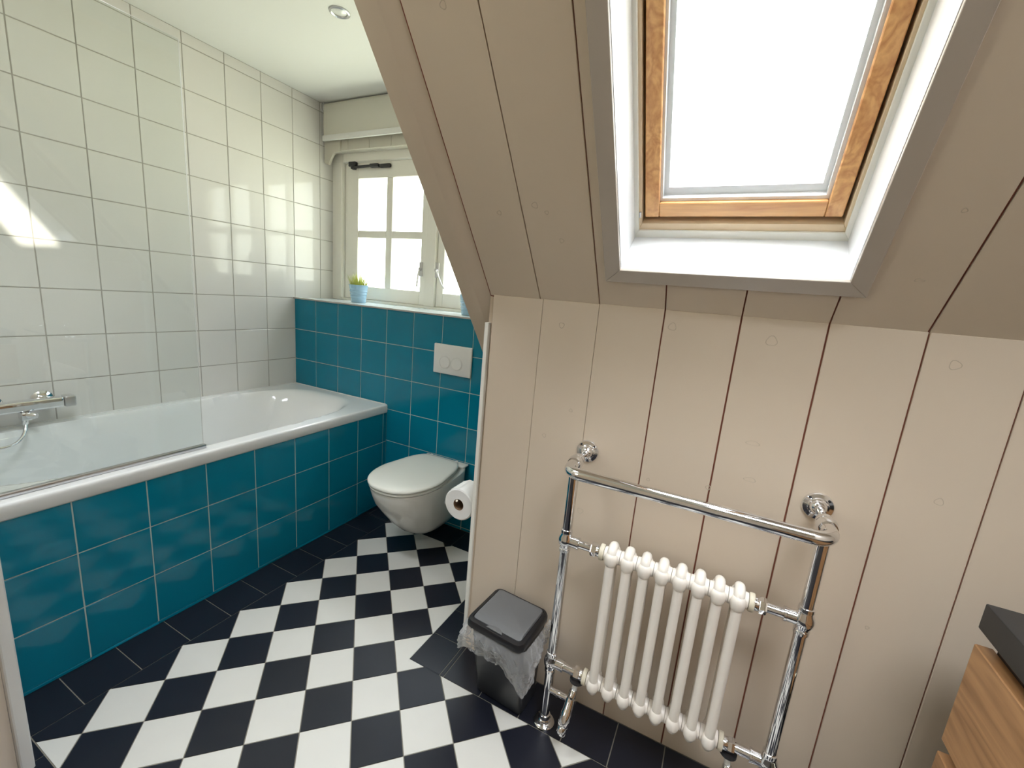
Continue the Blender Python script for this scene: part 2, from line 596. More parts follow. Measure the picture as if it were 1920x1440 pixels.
# dormer cheek (profile follows the roof slope)
b = nb()
top = (CEIL - KZ)
prism(b, [(KY, 0), (WINY + 0.2, 0), (WINY + 0.2, CEIL + 0.05), (KY - top / math.tan(SA), CEIL + 0.05), (KY + 0.012, KZ)],
      lambda y, z: (CHX, y, z), lambda y, z: (CHX + 0.06, y + 0.012, z))
struct('wall_cheek', b, M['plank'], label='painted side wall of the dormer beside the toilet', cat='wall')

# panelled wall: boards with brown gaps
wx = [1.8925, 2.071, 2.250, 2.435, 2.624, 2.811, 2.994, 3.167, 3.352, RX]
wgap = [0.004, 0.0010, 0.0012, 0.0036, 0.0042, 0.0042, 0.0036, 0.0030, 0.003, 0.002]


def scuff(bm, f, u, v, r, sq=1.0):
    """shallow ring left by a filled knot or nail plug"""
    n = 18
    R = []
    for k in range(n):
        a = 2 * PI * k / n
        wob = 1 + 0.12 * math.sin(3 * a + u * 50)
        R.append([bm.verts.new(f(u + math.cos(a) * (r + d) * wob, v + math.sin(a) * (r + d) * wob * sq, h)) for d, h in ((-0.0012, -0.0002), (0, 0.0005), (0.0012, -0.0002))])
    for k in range(n):
        a, c = R[k], R[(k + 1) % n]
        bm.faces.new((a[0], a[1], c[1], c[0])).material_index = 2
        bm.faces.new((a[1], a[2], c[2], c[1])).material_index = 2


b = nb()
box(b, (CHX + 0.02, KY + 0.005, 0), (RX, KY + 0.12, KZ + 0.012), mi=1)
for k in range(len(wx) - 1):
    zt = KZ - 0.0015 + random.uniform(-0.001, 0.001)
    box(b, (wx[k] + wgap[k] / 2, KY, 0.001), (wx[k + 1] - wgap[k + 1] / 2, KY + 0.012, zt), 0.0010)
for (u, v, r, q) in [(2.46, 1.31, .010, 1), (2.70, 1.30, .012, 1), (2.705, 1.03, .016, .35), (2.715, .93, .014, .4), (2.27, .70, .009, 1), (2.62, .88, .006, 1), (2.12, .92, .006, 1),
                     (2.90, .56, .004, 1), (3.03, .62, .004, 1), (2.46, .86, .004, 1), (2.14, 1.28, .008, 1), (3.05, 1.29, .010, 1), (3.09, .98, .008, 1), (2.20, 1.02, .005, 1)]:
    scuff(b, lambda x, z, h: (x, KY - h, z), u, v, r, q)
struct('wall_panelled', b, [M['plank'], M['gap'], M['scuff']], label='wall of wide vertical beige painted boards behind the radiator', cat='wall')
# sharp rebate bead at the end of the panelled wall
b = nb()
box(b, (CHX - 0.006, KY - 0.004, 0.0), (CHX + 0.0085, KY + 0.02, 1.262), 0.0015)
struct('trim_2', b, M['pale_paint'], label='narrow pale corner bead where the panelled wall meets the toilet niche', cat='trim')

# roof slope boards around the skylight opening
OX0, OX1, OS0, OS1 = 2.309, 2.822, 0.118, 1.085
SMAX = (CEIL - KZ) / math.sin(SA) + 0.03
sx = [1.8795, 2.060, 2.2495, 2.435, 2.624, 2.811, 2.992, 3.167, 3.352, RX]
sgap = [0.005, 0.0028, 0.0036, 0.0036, 0.0036, 0.0038, 0.0048, 0.003, 0.003, 0.002]
b = nb()
for k in range(len(sx) - 1):
    x0, x1 = sx[k] + sgap[k] / 2, sx[k + 1] - sgap[k + 1] / 2
    s0 = random.uniform(-0.008, -0.005)
    segs = [(x0, x1, s0, SMAX)]
    if x1 > OX0 and x0 < OX1:
        segs = [(x0, x1, s0, OS0), (x0, x1, OS1, SMAX)]
        if x0 < OX0:
            segs.append((x0, OX0, OS0, OS1))
        if x1 > OX1:
            segs.append((OX1, x1, OS0, OS1))
    for g in segs:
        sbox(b, *g, 0.0, 0.012, 0.0009 if len(segs) == 1 else 0.0)
for g in ((CHX, OX0, -0.02, SMAX), (OX1, RX, -0.02, SMAX), (OX0, OX1, -0.02, OS0), (OX0, OX1, OS1, SMAX)):
    x0, x1, s0, s1 = g
    hexa(b, [SP(x, t, o) for o in (0.0055, 0.10) for x, t in ((x0, s0), (x1, s0), (x1, s1), (x0, s1))], 1)
for (u, v, r, q) in [(2.10, .30, .008, 1), (2.13, .28, .005, 1), (1.99, .28, .006, 1), (1.98, .72, .007, 1), (2.10, .75, .006, 1), (2.93, .13, .008, .5), (2.94, .28, .004, 1), (2.16, .20, .006, 1)]:
    scuff(b, lambda x, s, h: SP(x, s, -h), u, v, r, q)
struct('ceiling_slope', b, [M['plank'], M['gap'], M['scuff']], label='sloping boarded ceiling around the skylight', cat='ceiling')

# edge trim of the slope beside the dormer
b = nb()
tp = [(1.770, 0.030), (1.770, -0.008), (1.772, -0.010), (1.829, -0.010), (1.8315, -0.009), (1.8755, 0.006), (1.8755, 0.030)]
prism(b, tp, lambda x, o: SP(x, -0.55, o), lambda x, o: SP(x, SMAX - 0.04, o))
struct('trim_3', b, M['plank'], label='sloping painted edge board between the dormer and the boarded slope', cat='trim')

# walls out of frame that close the room
b = nb()
box(b, (RX, NY, 0), (RX + 0.1, 1.6, 1.75))
box(b, (RX, 0.25, 1.75), (RX + 0.1, 1.6, CEIL + 0.1))
box(b, (RX, NY, 1.75), (RX + 0.1, -0.75, CEIL + 0.1))
# made-up slot in the right wall, shaped to cast a sun patch on tiles
PATCH = [(1.003, 1.402), (0.780, 1.735), (0.687, 1.735), (0.887, 1.389)]
k_ = RX / SUNV.x
hole = [(y + SUNV.y * k_, z + SUNV.z * k_) for y, z in PATCH]
h2 = nb()
es_ = []
for loop in ([(-0.75, 1.75), (0.25, 1.75), (0.25, CEIL + 0.1), (-0.75, CEIL + 0.1)], hole):
    vs_ = [h2.verts.new((RX + 0.002, *p)) for p in loop]
    es_ += [h2.edges.new((vs_[i - 1], vs_[i])) for i in range(len(vs_))]
bmesh.ops.triangle_fill(h2, use_beauty=True, use_dissolve=False, edges=es_)
for f in h2.faces:
    b.faces.new([b.verts.new(v.co) for v in f.verts])
h2.free()
struct('wall_right', b, M['wall_paint'], label='plain wall on the right beyond the washstand', cat='wall')
b = nb()
for lo, hi in (((0, 0), (BW[0], CEIL)), ((BW[1], 0), (RX + 0.1, CEIL)), ((BW[0], 0), (BW[1], BW[2])), ((BW[0], BW[3]), (BW[1], CEIL))):
    box(b, (lo[0], NY - 0.12, lo[1]), (hi[0], NY, hi[1] + (0.1 if hi[1] == CEIL else 0)))
struct('wall_rear', b, M['wall_paint'], label='plain wall behind the camera', cat='wall')
b = nb()
box(b, (-0.1, NY - 0.12, 0), (0, 0.33, CEIL + 0.1))
struct('wall_left_rear', b, M['wall_paint'], label='plain wall left of the camera', cat='wall')
b = nb()  # unseen wall piece added to hold rear light off the left boards
box(b, (1.10, 0.20, 0), (1.36, 0.33, CEIL))
struct('wall_light_blocker', b, M['wall_paint'], label='added unseen wall left of the camera that blocks rear light', cat='wall')
# partition at the head of the bath, with a pale casing at its end
b = nb()
box(b, (0, 0.33, 0), (1.100, 0.440, CEIL))
o = struct('wall_partition', b, M['wall_paint'], label='wall end at the head of the bath, at the left edge', cat='wall')
b = nb()
box(b, (1.060, 0.4405, 0.0), (1.124, 0.466, CEIL), 0.003)
struct('trim_4', b, M['plastic_white'], label='white casing board at the wall end beside the bath', cat='trim')

# ------------------------------------------------------------------ skylight (window_1)
b = nb()
box(b, (0, 0, 0), (0.001, 0.001, 0.001))
b.free()


def slope_ring(bm, X0, X1, S0, S1, x0, x1, s0, s1, o0, o1, bevel=0.0):
    """mitred four-sided frame in the slope's own frame"""
    O = [(X0, S0), (X1, S0), (X1, S1), (X0, S1)]
    I = [(x0, s0), (x1, s0), (x1, s1), (x0, s1)]
    for k in range(4):
        k2 = (k + 1) % 4
        p = [O[k], O[k2], I[k2], I[k]]
        hexa(bm, [SP(*q, o0) for q in p] + [SP(*q, o1) for q in p], 0, bevel)


b = nb()
slope_ring(b, 2.277, 2.854, 0.088, 1.118, 2.318, 2.815, 0.126, 1.078, -0.014, 0.001, 0.0012)
win = struct('window_1', b, M['casing'], label='pine framed skylight in a white lined recess with beige casing', cat='skylight')
b = nb()
T = 0.009
for g in ((2.318 - T, 2.318, 0.117, 1.087, -0.004, 0.155), (2.815, 2.815 + T, 0.117, 1.087, -0.004, 0.155), (2.318, 2.815, 0.126 - T, 0.126, -0.004, 0.155), (2.318, 2.815, 1.078, 1.087, -0.004, 0.155)):
    sbox(b, *g)
obj('liner', b, M['gloss_white'], win)
b = nb()
slope_ring(b, 2.309, 2.824, 0.117, 1.087, 2.329, 2.804, 0.147, 1.060, 0.150, 0.158, 0.001)
obj('bead', b, M['pale_paint'], win)
b = nb()
slope_ring(b, 2.309, 2.824, 0.117, 1.087, 2.337, 2.797, 0.166, 1.050, 0.156, 0.262, 0.001)
slope_ring(b, 2.330, 2.804, 0.160, 1.060, 2.366, 2.768, 0.204, 1.02, 0.2165, 0.260)
obj('fixed_frame', b, M['pine_pale'], win)
# sash: stiles run up the slope, rails across
b = nb()
for x0, x1 in ((2.3435, 2.3800), (2.7555, 2.7905)):
    sbox(b, x0, x1, 0.1800, 1.045, 0.162, 0.215, 0.002)
for v in b.verts:
    pass
sash = obj('sash_stiles', b, M['pine'], win)
b = nb()
for s0, s1 in ((0.1800, 0.2180), (1.006, 1.045)):
    sbox(b, 2.3805, 2.7550, s0, s1, 0.163, 0.215, 0.002)
obj('sash_rails', b, M['pine_x'], win)
b = nb()
slope_ring(b, 2.379, 2.757, 0.2165, 1.008, 2.386, 2.748, 0.226, 1.000, 0.176, 0.215)
slope_ring(b, 2.386, 2.748, 0.226, 1.000, 2.398, 2.737, 0.245, 0.988, 0.196, 0.215)
obj('glazing_bead', b, M['gloss_white'], win)
b = nb()
sbox(b, 2.385, 2.750, 0.222, 1.002, 0.2045, 0.2085)
obj('pane', b, M['glass'], win)
b = nb()
tube(b, [SP(2.333, 0.185, 0.152), SP(2.333, 0.20, 0.152)], 0.003, 8)
obj('catch', b, M['steel'], win)

# ------------------------------------------------------------------ dormer casement window (window_2)
Y0 = WINY
b = nb()


def yframe(bm, X0, X1, Z0, Z1, wl_, wr_, wb, wt, y0, y1, bev=0.002):
    box(bm, (X0, y0, Z0), (X0 + wl_, y1, Z1), bev)
    box(bm, (X1 - wr_, y0, Z0), (X1, y1, Z1), bev)
    if wb:
        box(bm, (X0 + wl_, y0, Z0), (X1 - wr_, y1, Z0 + wb), bev)
    if wt:
        box(bm, (X0 + wl_, y0, Z1 - wt), (X1 - wr_, y1, Z1), bev)


yframe(b, 0.003, 1.745, 1.2255, 2.235, 0.102, 0.102, 0.018, 0.100, Y0 - 0.012, Y0 + 0.10, 0.003)
box(b, (0.826, Y0 - 0.016, 1.2435), (0.902, Y0 + 0.10, 2.135), 0.003)
box(b, (0.078, Y0 - 0.022, 1.2435), (0.105, Y0 - 0.010, 2.135), 0.004)
win2 = struct('window_2', b, M['pale_paint'], label='pale painted double casement window above the teal wall', cat='window')


def casement(x0, x1, flip):
    ys_, ye = Y0 + 0.006, Y0 + 0.056
    bm = nb()
    yframe(bm, x0, x1, 1.2445, 2.131, 0.118 if not flip else 0.052, 0.052 if not flip else 0.118, 0.088, 0.098, ys_, ye, 0.003)
    gx0, gx1 = (x0 + 0.118, x1 - 0.052) if not flip else (x0 + 0.052, x1 - 0.118)
    s = obj('sash', bm, M['pale_paint'], win2)
    bm = nb()
    mx = (gx0 + gx1) / 2
    box(bm, (mx - 0.026, ys_ + 0.003, 1.3325), (mx + 0.026, ye - 0.004, 2.033), 0.005, 2)
    box(bm, (gx0, ys_ + 0.004, 1.656), (mx - 0.026, ye - 0.004, 1.703), 0.005, 2)
    box(bm, (mx + 0.026, ys_ + 0.004, 1.656), (gx1, ye - 0.004, 1.703), 0.005, 2)
    obj('glazing_bars', bm, M['pale_paint'], s)
    for (a, c) in ((gx0, mx - 0.022), (mx + 0.022, gx1)):
        for (d, e_) in ((1.3325, 1.660), (1.699, 2.033)):
            bm = nb()
            box(bm, (a, ye - 0.022, d), (c, ye - 0.018, e_))
            obj('pane', bm, M['glass'], s)
    return s


casement(0.108, 0.824, False)
casement(0.905, 1.640, True)
# stay arm along the head of the left casement
b = nb()
box(b, (0.160, Y0 - 0.022, 2.106), (0.222, Y0 + 0.004, 2.135), 0.003)
box(b, (0.184, Y0 - 0.026, 2.088), (0.214, Y0 + 0.005, 2.110), 0.006, 2)
tube(b, [(0.205, Y0 - 0.012, 2.101), (0.41, Y0 - 0.012, 2.104)], 0.0085, 12)
box(b, (0.345, Y0 - 0.022, 2.092), (0.42, Y0 + 0.005, 2.116), 0.007, 2)
box(b, (0.422, Y0 - 0.014, 2.088), (0.515, Y0 + 0.006, 2.114), 0.009, 2)
obj('stay_arm', b, M['iron'], win2, label='dark iron window stay along the top of the left casement')


def fastener(x, sgn):
    bm = nb()
    box(bm, (x - 0.014, Y0 - 0.024, 1.425), (x + 0.014, Y0 - 0.0165, 1.515), 0.003)
    lathe(bm, [(0.010, 0), (0.010, 0.014), (0.006, 0.017)], (x, Y0 - 0.022, 1.470), (0, -1, 0), 16)
    f = obj('fastener_plate', bm, M['steel'], win2)
    bm = nb()
    tube(bm, [(x, Y0 - 0.034, 1.470), (x + 0.02 * sgn, Y0 - 0.040, 1.445), (x + 0.055 * sgn, Y0 - 0.042, 1.385), (x + 0.075 * sgn, Y0 - 0.040, 1.362)], [0.006, 0.005, 0.005, 0.006], 10)
    obj('fastener_lever', bm, M['plastic_white'], f)


fastener(0.800, -0.18)
fastener(0.925, 1.0)

# boards and scroll bracket between window and ceiling
b = nb()
vx = [0.004, 0.028, 0.209, 0.396, 0.575, 0.76, 0.945, 1.13, 1.31, 1.50, 1.68, CHX - 0.002]
for a, c in zip(vx[1:], vx[2:]):
    box(b, (a + 0.0012, 2.368, 2.188 + 0.02 * 0), (c - 0.0012, 2.386, CEIL), 0.002)
prof = [(0.010, 2.40), (0.010, 2.122), (0.026, 2.108), (0.046, 2.106), (0.050, 2.114)]
prof += [(0.050 + 0.10 * (1 - math.cos(t * PI / 2 / 8)) * 0.55 + 0.015 * math.sin(t * PI / 8), 2.114 + 0.062 * math.sin(t * PI / 2 / 8)) for t in range(1, 9)]
prof += [(0.135, 2.178), (0.150, 2.180), (0.152, 2.188), (0.152, 2.40)]
prism(b, prof, lambda x, z: (x, 2.356, z), lambda x, z: (x, 2.374, z))
box(b, (0.01, 2.386, 2.188), (CHX - 0.002, WINY - 0.012, 2.20))
struct('trim_5', b, M['valance'], label='putty painted boards with a scroll bracket above the dormer window', cat='valance')

# ------------------------------------------------------------------ roller blind
rb = thing('roller_blind', 'off-white fabric blind pulled up to the ceiling above the window', 'blind', (0.93, 2.34, CEIL))
b = nb()
n = 14
pr = [(2.328, 2.272)] + [(2.328 - 0.002 * math.sin(i / 6 * PI), 2.272 + 0.17 * i / 6) for i in range(1, 7)]
pr += [(2.328 + 0.020 * (1 - math.cos(i / 6 * PI / 2)), 2.442 + 0.027 * math.sin(i / 6 * PI / 2)) for i in range(1, 7)]
back = [(y + 0.003, z - (0.002 if z > 2.44 else 0)) for y, z in pr[::-1]]
prism(b, pr + back, lambda y, z: (0.036, y, z), lambda y, z: (1.83, y, z))
obj('fabric', b, M['fabric'], rb)
b = nb()
box(b, (0.033, 2.318, 2.238), (1.833, 2.334, 2.272), 0.004, 2)
obj('bottom_bar', b, M['plastic_white'], rb)
b = nb()
tube(b, [(0.034, 2.356, 2.445), (1.832, 2.356, 2.445)], 0.0185, 20)
obj('roller', b, M['fabric'], rb)
b = nb()
box(b, (0.0275, 2.330, 2.425), (0.033, 2.367, CEIL), 0.002)
obj('bracket', b, M['plastic_white'], rb)
b = nb()
tube(b, arc((2.335, 2.44), 0.026, 0.2, 2 * PI - 0.2, 20, lambda y, z: (0.030, y, z)), 0.0022, 8)
obj('chain_wheel', b, M['plastic_white'], rb)

# ------------------------------------------------------------------ recessed ceiling lamp
sp = thing('ceiling_spotlight', 'small round chrome ringed spotlight set in the white ceiling', 'ceiling lamp', (0.900, 1.680, CEIL))
b = nb()
lathe(b, [(0.043, 0), (0.0425, -0.004), (0.036, -0.007), (0.030, -0.004), (0.029, 0.0)], (0.900, 1.680, CEIL), (0, 0, 1), 40, cap=False)
obj('ring', b, M['steel'], sp)
b = nb()
lathe(b, [(0.030, 0.0), (0.024, -0.0015), (0.015, -0.0035), (0.001, -0.0045)], (0.900, 1.680, CEIL), (0, 0, 1), 32)
obj('lens', b, M['lens'], sp)

# ------------------------------------------------------------------ bathtub
RIM = 0.645
tub = thing('bathtub', 'white built-in bath behind the teal tiled panel', 'bath', (0.41, 1.29, 0.0))
b = nb()
TX0, TX1, TY0, TY1 = 0.0035, BX - 0.002, 0.4672, WY - 0.0030
NXg, NYg = 110, 210


def tub_z(x, y):
    # basin outline: rounded rectangle with a long sloping back towards the window
    cx, cy_ = 0.405, 1.285
    hx, hy = 0.352, 0.775
    dx = max(0.0, abs(x - cx) / hx)
    dy = (y - cy_) / hy
    dyy = abs(dy)
    r = (dx ** 3.6 + dyy ** 3.6) ** (1 / 3.6)
    if r >= 1.0:
        return RIM
    t = 1 - r
    wall = 0.16 if dy < 0.3 else 0.16 + 0.42 * min(1, (dy - 0.3) / 0.7) * (dyy / max(dx, dyy, 1e-6)) ** 4
    q = min(1.0, t / wall)
    far = min(1, max(0, (dy - 0.2) / 0.5)) * 0.45
    q = q * q * (3 - 2 * q) * (0.55 + far) + (1 - (1 - q) ** 2) * (0.45 - far)
    return RIM - 0.40 * q


grid = []
for i in range(NXg + 1):
    col = []
    for j in range(NYg + 1):
        x = TX0 + (TX1 - TX0) * i / NXg
        y = TY0 + (TY1 - TY0) * j / NYg
        z = tub_z(x, y)
        col.append(b.verts.new((x, y, z)))
    grid.append(col)
for i in range(NXg):
    for j in range(NYg):
        b.faces.new((grid[i][j], grid[i + 1][j], grid[i + 1][j + 1], grid[i][j + 1]))
# rolled front lip
lip = [(TX1 + 0.004, RIM - 0.0015), (TX1 + 0.0065, RIM - 0.006), (TX1 + 0.007, RIM - 0.012), (TX1 + 0.007, RIM - 0.046), (TX1 + 0.005, RIM - 0.0485), (TX1 - 0.008, RIM - 0.0485), (TX1 - 0.012, RIM - 0.012)]
prev = grid[NXg]
for lx, lz in lip:
    cur = [b.verts.new((lx, v.co.y, lz)) for v in grid[NXg]]
    for j in range(NYg):
        b.faces.new((prev[j], cur[j], cur[j + 1], prev[j + 1]))
    prev = cur
obj('tub_shell', b, M['acrylic'], tub, sharp=60)
b = nb()
tube(b, [(0.006, TY0 + 0.01, RIM + 0.001), (0.006, TY1 - 0.006, RIM + 0.001), (TX1 - 0.004, TY1 - 0.005, RIM + 0.001)], 0.0035, 8)
obj('silicone_joint', b, M['plastic_white'], tub)

# glass bath screen standing on the rim
sc_ = thing('bath_screen', 'clear glass shower screen standing on the rim of the bath', 'shower screen', (0.775, 0.78, RIM))
b = nb()
box(b, (0.772, 0.4675, RIM + 0.016), (0.778, 1.108, 2.108), 0.0012)
obj('glass_sheet', b, M['screen'], sc_)
b = nb()
box(b, (0.766, 0.4675, RIM + 0.0005), (0.785, 1.118, RIM + 0.016), 0.003, 2)
obj('bottom_rail', b, M['steel'], sc_)
b = nb()
tube(b, [(0.7765, 1.110, RIM + 0.018), (0.7765, 1.110, 2.108)], 0.0016, 6)
tube(b, [(0.7765, 0.468, 2.1095), (0.7765, 1.109, 2.1095)], 0.0012, 6)
obj('edge_seal', b, M['lens'], sc_)

# ------------------------------------------------------------------ bath mixer on the white tiles
mx_ = thing('bath_mixer', 'chrome bar bath mixer tap on the white tiles above the bath', 'tap', (0.0, 0.81, 0.75))
MZ = 0.748
for yy in (0.887, 0.737):
    b = nb()
    lathe(b, [(0.037, 0.003), (0.037, 0.008), (0.030, 0.015), (0.018, 0.019), (0.017, 0.062)], (0, yy, MZ), (1, 0, 0), 28)
    obj('rosette', b, M['chrome'], mx_)
b = nb()
box(b, (0.050, 0.690, MZ - 0.026), (0.097, 0.930, MZ + 0.019), 0.009, 3)
obj('mixer_bar', b, M['chrome'], mx_)
b = nb()
box(b, (0.049, 0.9305, MZ - 0.027), (0.098, 0.968, MZ + 0.020), 0.007, 3)
obj('temperature_handle', b, M['steel'], mx_)
b = nb()
box(b, (0.050, 0.655, MZ - 0.026), (0.097, 0.6895, MZ + 0.019), 0.006, 3)
obj('flow_handle', b, M['chrome'], mx_)
b = nb()
box(b, (0.058, 0.795, MZ - 0.062), (0.100, 0.828, MZ - 0.0262), 0.006, 2)
lathe(b, [(0.013, 0), (0.014, 0.02), (0.011, 0.028)], (0.094, 0.815, MZ - 0.040), (0.55, 0.6, -0.1), 20)
lathe(b, [(0.010, 0), (0.010, 0.022), (0.008, 0.026)], (0.078, 0.811, MZ - 0.056), (0, -0.1, -1), 16)
obj('diverter', b, M['chrome'], mx_)
b = nb()
hp_ = [(0.080, 0.809, MZ - 0.082), (0.092, 0.803, MZ - 0.10), (0.112, 0.788, MZ - 0.122), (0.132, 0.764, MZ - 0.138), (0.145, 0.735, MZ - 0.144), (0.150, 0.70, MZ - 0.142), (0.150, 0.66, MZ - 0.130), (0.135, 0.61, MZ - 0.10), (0.10, 0.56, MZ - 0.04)]
fine = []
for a, c in zip(hp_, hp_[1:]):
    for k in range(4):
        fine.append(Vector(a).lerp(Vector(c), k / 4))
fine.append(Vector(hp_[-1]))
for _ in range(3):
    fine = [fine[0]] + [(fine[i - 1] + fine[i] * 2 + fine[i + 1]) / 4 for i in range(1, len(fine) - 1)] + [fine[-1]]
tube(b, fine, 0.0062, 12)
obj('hose', b, M['chrome'], mx_)

# ------------------------------------------------------------------ wall-hung toilet
TXC = 1.287
wc = thing('toilet', 'white wall-hung toilet with closed lid on the teal tiled wall', 'toilet', (TXC, 1.90, 0.06))


def dshape(cx, back, front, hw, z, n=44, bk=0.78, e=2.3):
    """toilet outline: blunt at the wall, round at the front"""
    pts = []
    L = back - front
    yc = front + L * 0.47
    for k in range(n):
        a = 2 * PI * k / n
        c, s = math.cos(a), math.sin(a)
        if s <= 0:
            x = hw * math.copysign(abs(c) ** (2 / e), c)
            y = yc - (yc - front) * abs(s) ** (2 / e)
        else:
            ee = 7.0
            x = hw * math.copysign(abs(c) ** (2 / ee), c) * (1 - (1 - bk) * (abs(s) ** (2 / ee)) ** 1.5)
            y = yc + (back - yc) * abs(s) ** (2 / ee)
        pts.append((cx + x, y, z))
    return pts


b = nb()
WB = WY - 0.0045
rings = []
for z, fr, hw, bk, e in [(0.066, 1.900, 0.045, 1.0, 2.0), (0.069, 1.868, 0.062, 1.0, 2.0), (0.088, 1.822, 0.082, 1.0, 2.1), (0.13, 1.762, 0.105, 1.0, 2.2), (0.19, 1.702, 0.130, 0.95, 2.2), (0.25, 1.656, 0.151, 0.90, 2.25),
                     (0.31, 1.615, 0.170, 0.86, 2.3), (0.355, 1.597, 0.177, 0.83, 2.3), (0.385, 1.588, 0.180, 0.82, 2.3), (0.399, 1.590, 0.179, 0.82, 2.3), (0.403, 1.598, 0.172, 0.82, 2.3)]:
    rings.append(dshape(TXC, WB, fr, hw, z, bk=bk, e=e))
loft(b, rings)
obj('bowl', b, M['ceramic'], wc, sharp=50)
b = nb()
box(b, (TXC - 0.142, 2.062, 0.4035), (TXC + 0.142, WB, 0.414), 0.004, 2)
obj('rear_shelf', b, M['ceramic'], wc)
b = nb()
loft(b, [dshape(TXC, 2.062, f_, h_, z_, bk=0.70, e=2.25) for f_, h_, z_ in ((1.588, 0.174, 0.4035), (1.580, 0.180, 0.407), (1.580, 0.180, 0.416), (1.586, 0.176, 0.419))])
obj('seat_ring', b, M['seat'], wc, sharp=50)
b = nb()
loft(b, [dshape(TXC, 2.064 - d_, f_, h_, z_, bk=0.70, e=2.25) for d_, f_, h_, z_ in ((0, 1.584, 0.178, 0.4195), (0, 1.575, 0.184, 0.424), (0, 1.574, 0.185, 0.430), (0.002, 1.578, 0.182, 0.435), (0.008, 1.592, 0.173, 0.439), (0.03, 1.635, 0.147, 0.4415), (0.12, 1.74, 0.08, 0.443))])
obj('lid', b, M['seat'], wc, sharp=50)
for sgn in (-1, 1):
    b = nb()
    lathe(b, [(0.011, 0), (0.011, 0.014), (0.008, 0.017)], (TXC + sgn * 0.085, 2.078, 0.414), (0, 0, 1), 16)
    obj('hinge', b, M['plastic_white'], wc)
b = nb()
lathe(b, [(0.016, 0), (0.016, 0.006), (0.009, 0.009)], (TXC + 0.150, 2.060, 0.30), (1, 0, 0), 16)
obj('fixing_cap', b, M['plastic_dark'], wc)

# flush plate
fp = thing('flush_plate', 'white plastic flush plate with two round buttons above the toilet', 'flush plate', (1.285, WY, 0.983))
b = nb()
box(b, (1.162, WY - 0.018, 0.901), (1.408, WY - 0.0026, 1.066), 0.006, 3)
obj('plate', b, M['plastic_white'], fp)
for xc in (1.241, 1.318):
    b = nb()
    lathe(b, [(0.0365, 0), (0.0365, 0.0015), (0.0350, 0.0022), (0.0335, 0.0008), (0.0325, 0.0008), (0.031, 0.0030), (0.024, 0.0022), (0.001, 0.0008)], (xc, WY - 0.0182, 0.967), (0, -1, 0), 40)
    obj('button', b, M['plastic_white'], fp)

# ------------------------------------------------------------------ toilet roll and its holder
RC = Vector((1.7975, 1.445, 0.566))
th = thing('toilet_roll_holder', 'chrome toilet roll arm on the niche wall beside the toilet', 'toilet roll holder', (CHX, 1.50, 0.566))
b = nb()
lathe(b, [(0.020, 0.0005), (0.020, 0.006), (0.008, 0.010)], (CHX, 1.585, 0.602), (-1, 0, 0), 20)
obj('mount', b, M['chrome'], th)
b = nb()
tube(b, [(CHX - 0.008, 1.585, 0.602), (CHX - 0.06, 1.585, 0.602), (CHX - 0.074, 1.582, 0.598), (RC.x, 1.572, RC.z + 0.016), (RC.x, 1.555, RC.z + 0.0155), (RC.x, 1.440, RC.z + 0.0155), (RC.x, 1.432, RC.z + 0.022)], 0.0045, 12)
obj('arm', b, M['chrome'], th)
tr_ = thing('toilet_roll', 'white toilet paper roll hanging at the edge of the panelled wall', 'toilet roll', RC)
b = nb()
lathe(b, [(0.0225, 0), (0.058, 0), (0.0625, 0.004), (0.0630, 0.05), (0.0625, 0.096), (0.058, 0.10), (0.0225, 0.10)], RC, (0, 1, 0), 48, cap=False)
obj('paper', b, M['paper'], tr_)
b = nb()
lathe(b, [(0.0205, 0.002), (0.0224, 0.0005), (0.0224, 0.0995), (0.0205, 0.098)], RC, (0, 1, 0), 32, cap=False)
fs_ = [f for f in b.faces]
obj('cardboard_tube', b, M['card'], tr_)
b = nb()
prev = None
for i in range(13):
    a = math.radians(95 + 8.5 * i)
    rr = 0.0634 + 0.0012 * math.sin(i * 1.9) + (0.004 if i > 10 else 0)
    row = []
    for j in range(9):
        y = RC.y + 0.004 + 0.092 * j / 8
        jag = (0.006 * math.sin(j * 2.3) if i == 12 else 0)
        aa = a + jag * 6
        row.append(b.verts.new((RC.x + rr * math.cos(aa), y, RC.z + rr * math.sin(aa))))
    if prev:
        for j in range(8):
            b.faces.new((prev[j], prev[j + 1], row[j + 1], row[j]))
    prev = row
obj('loose_sheet', b, M['paper'], tr_)

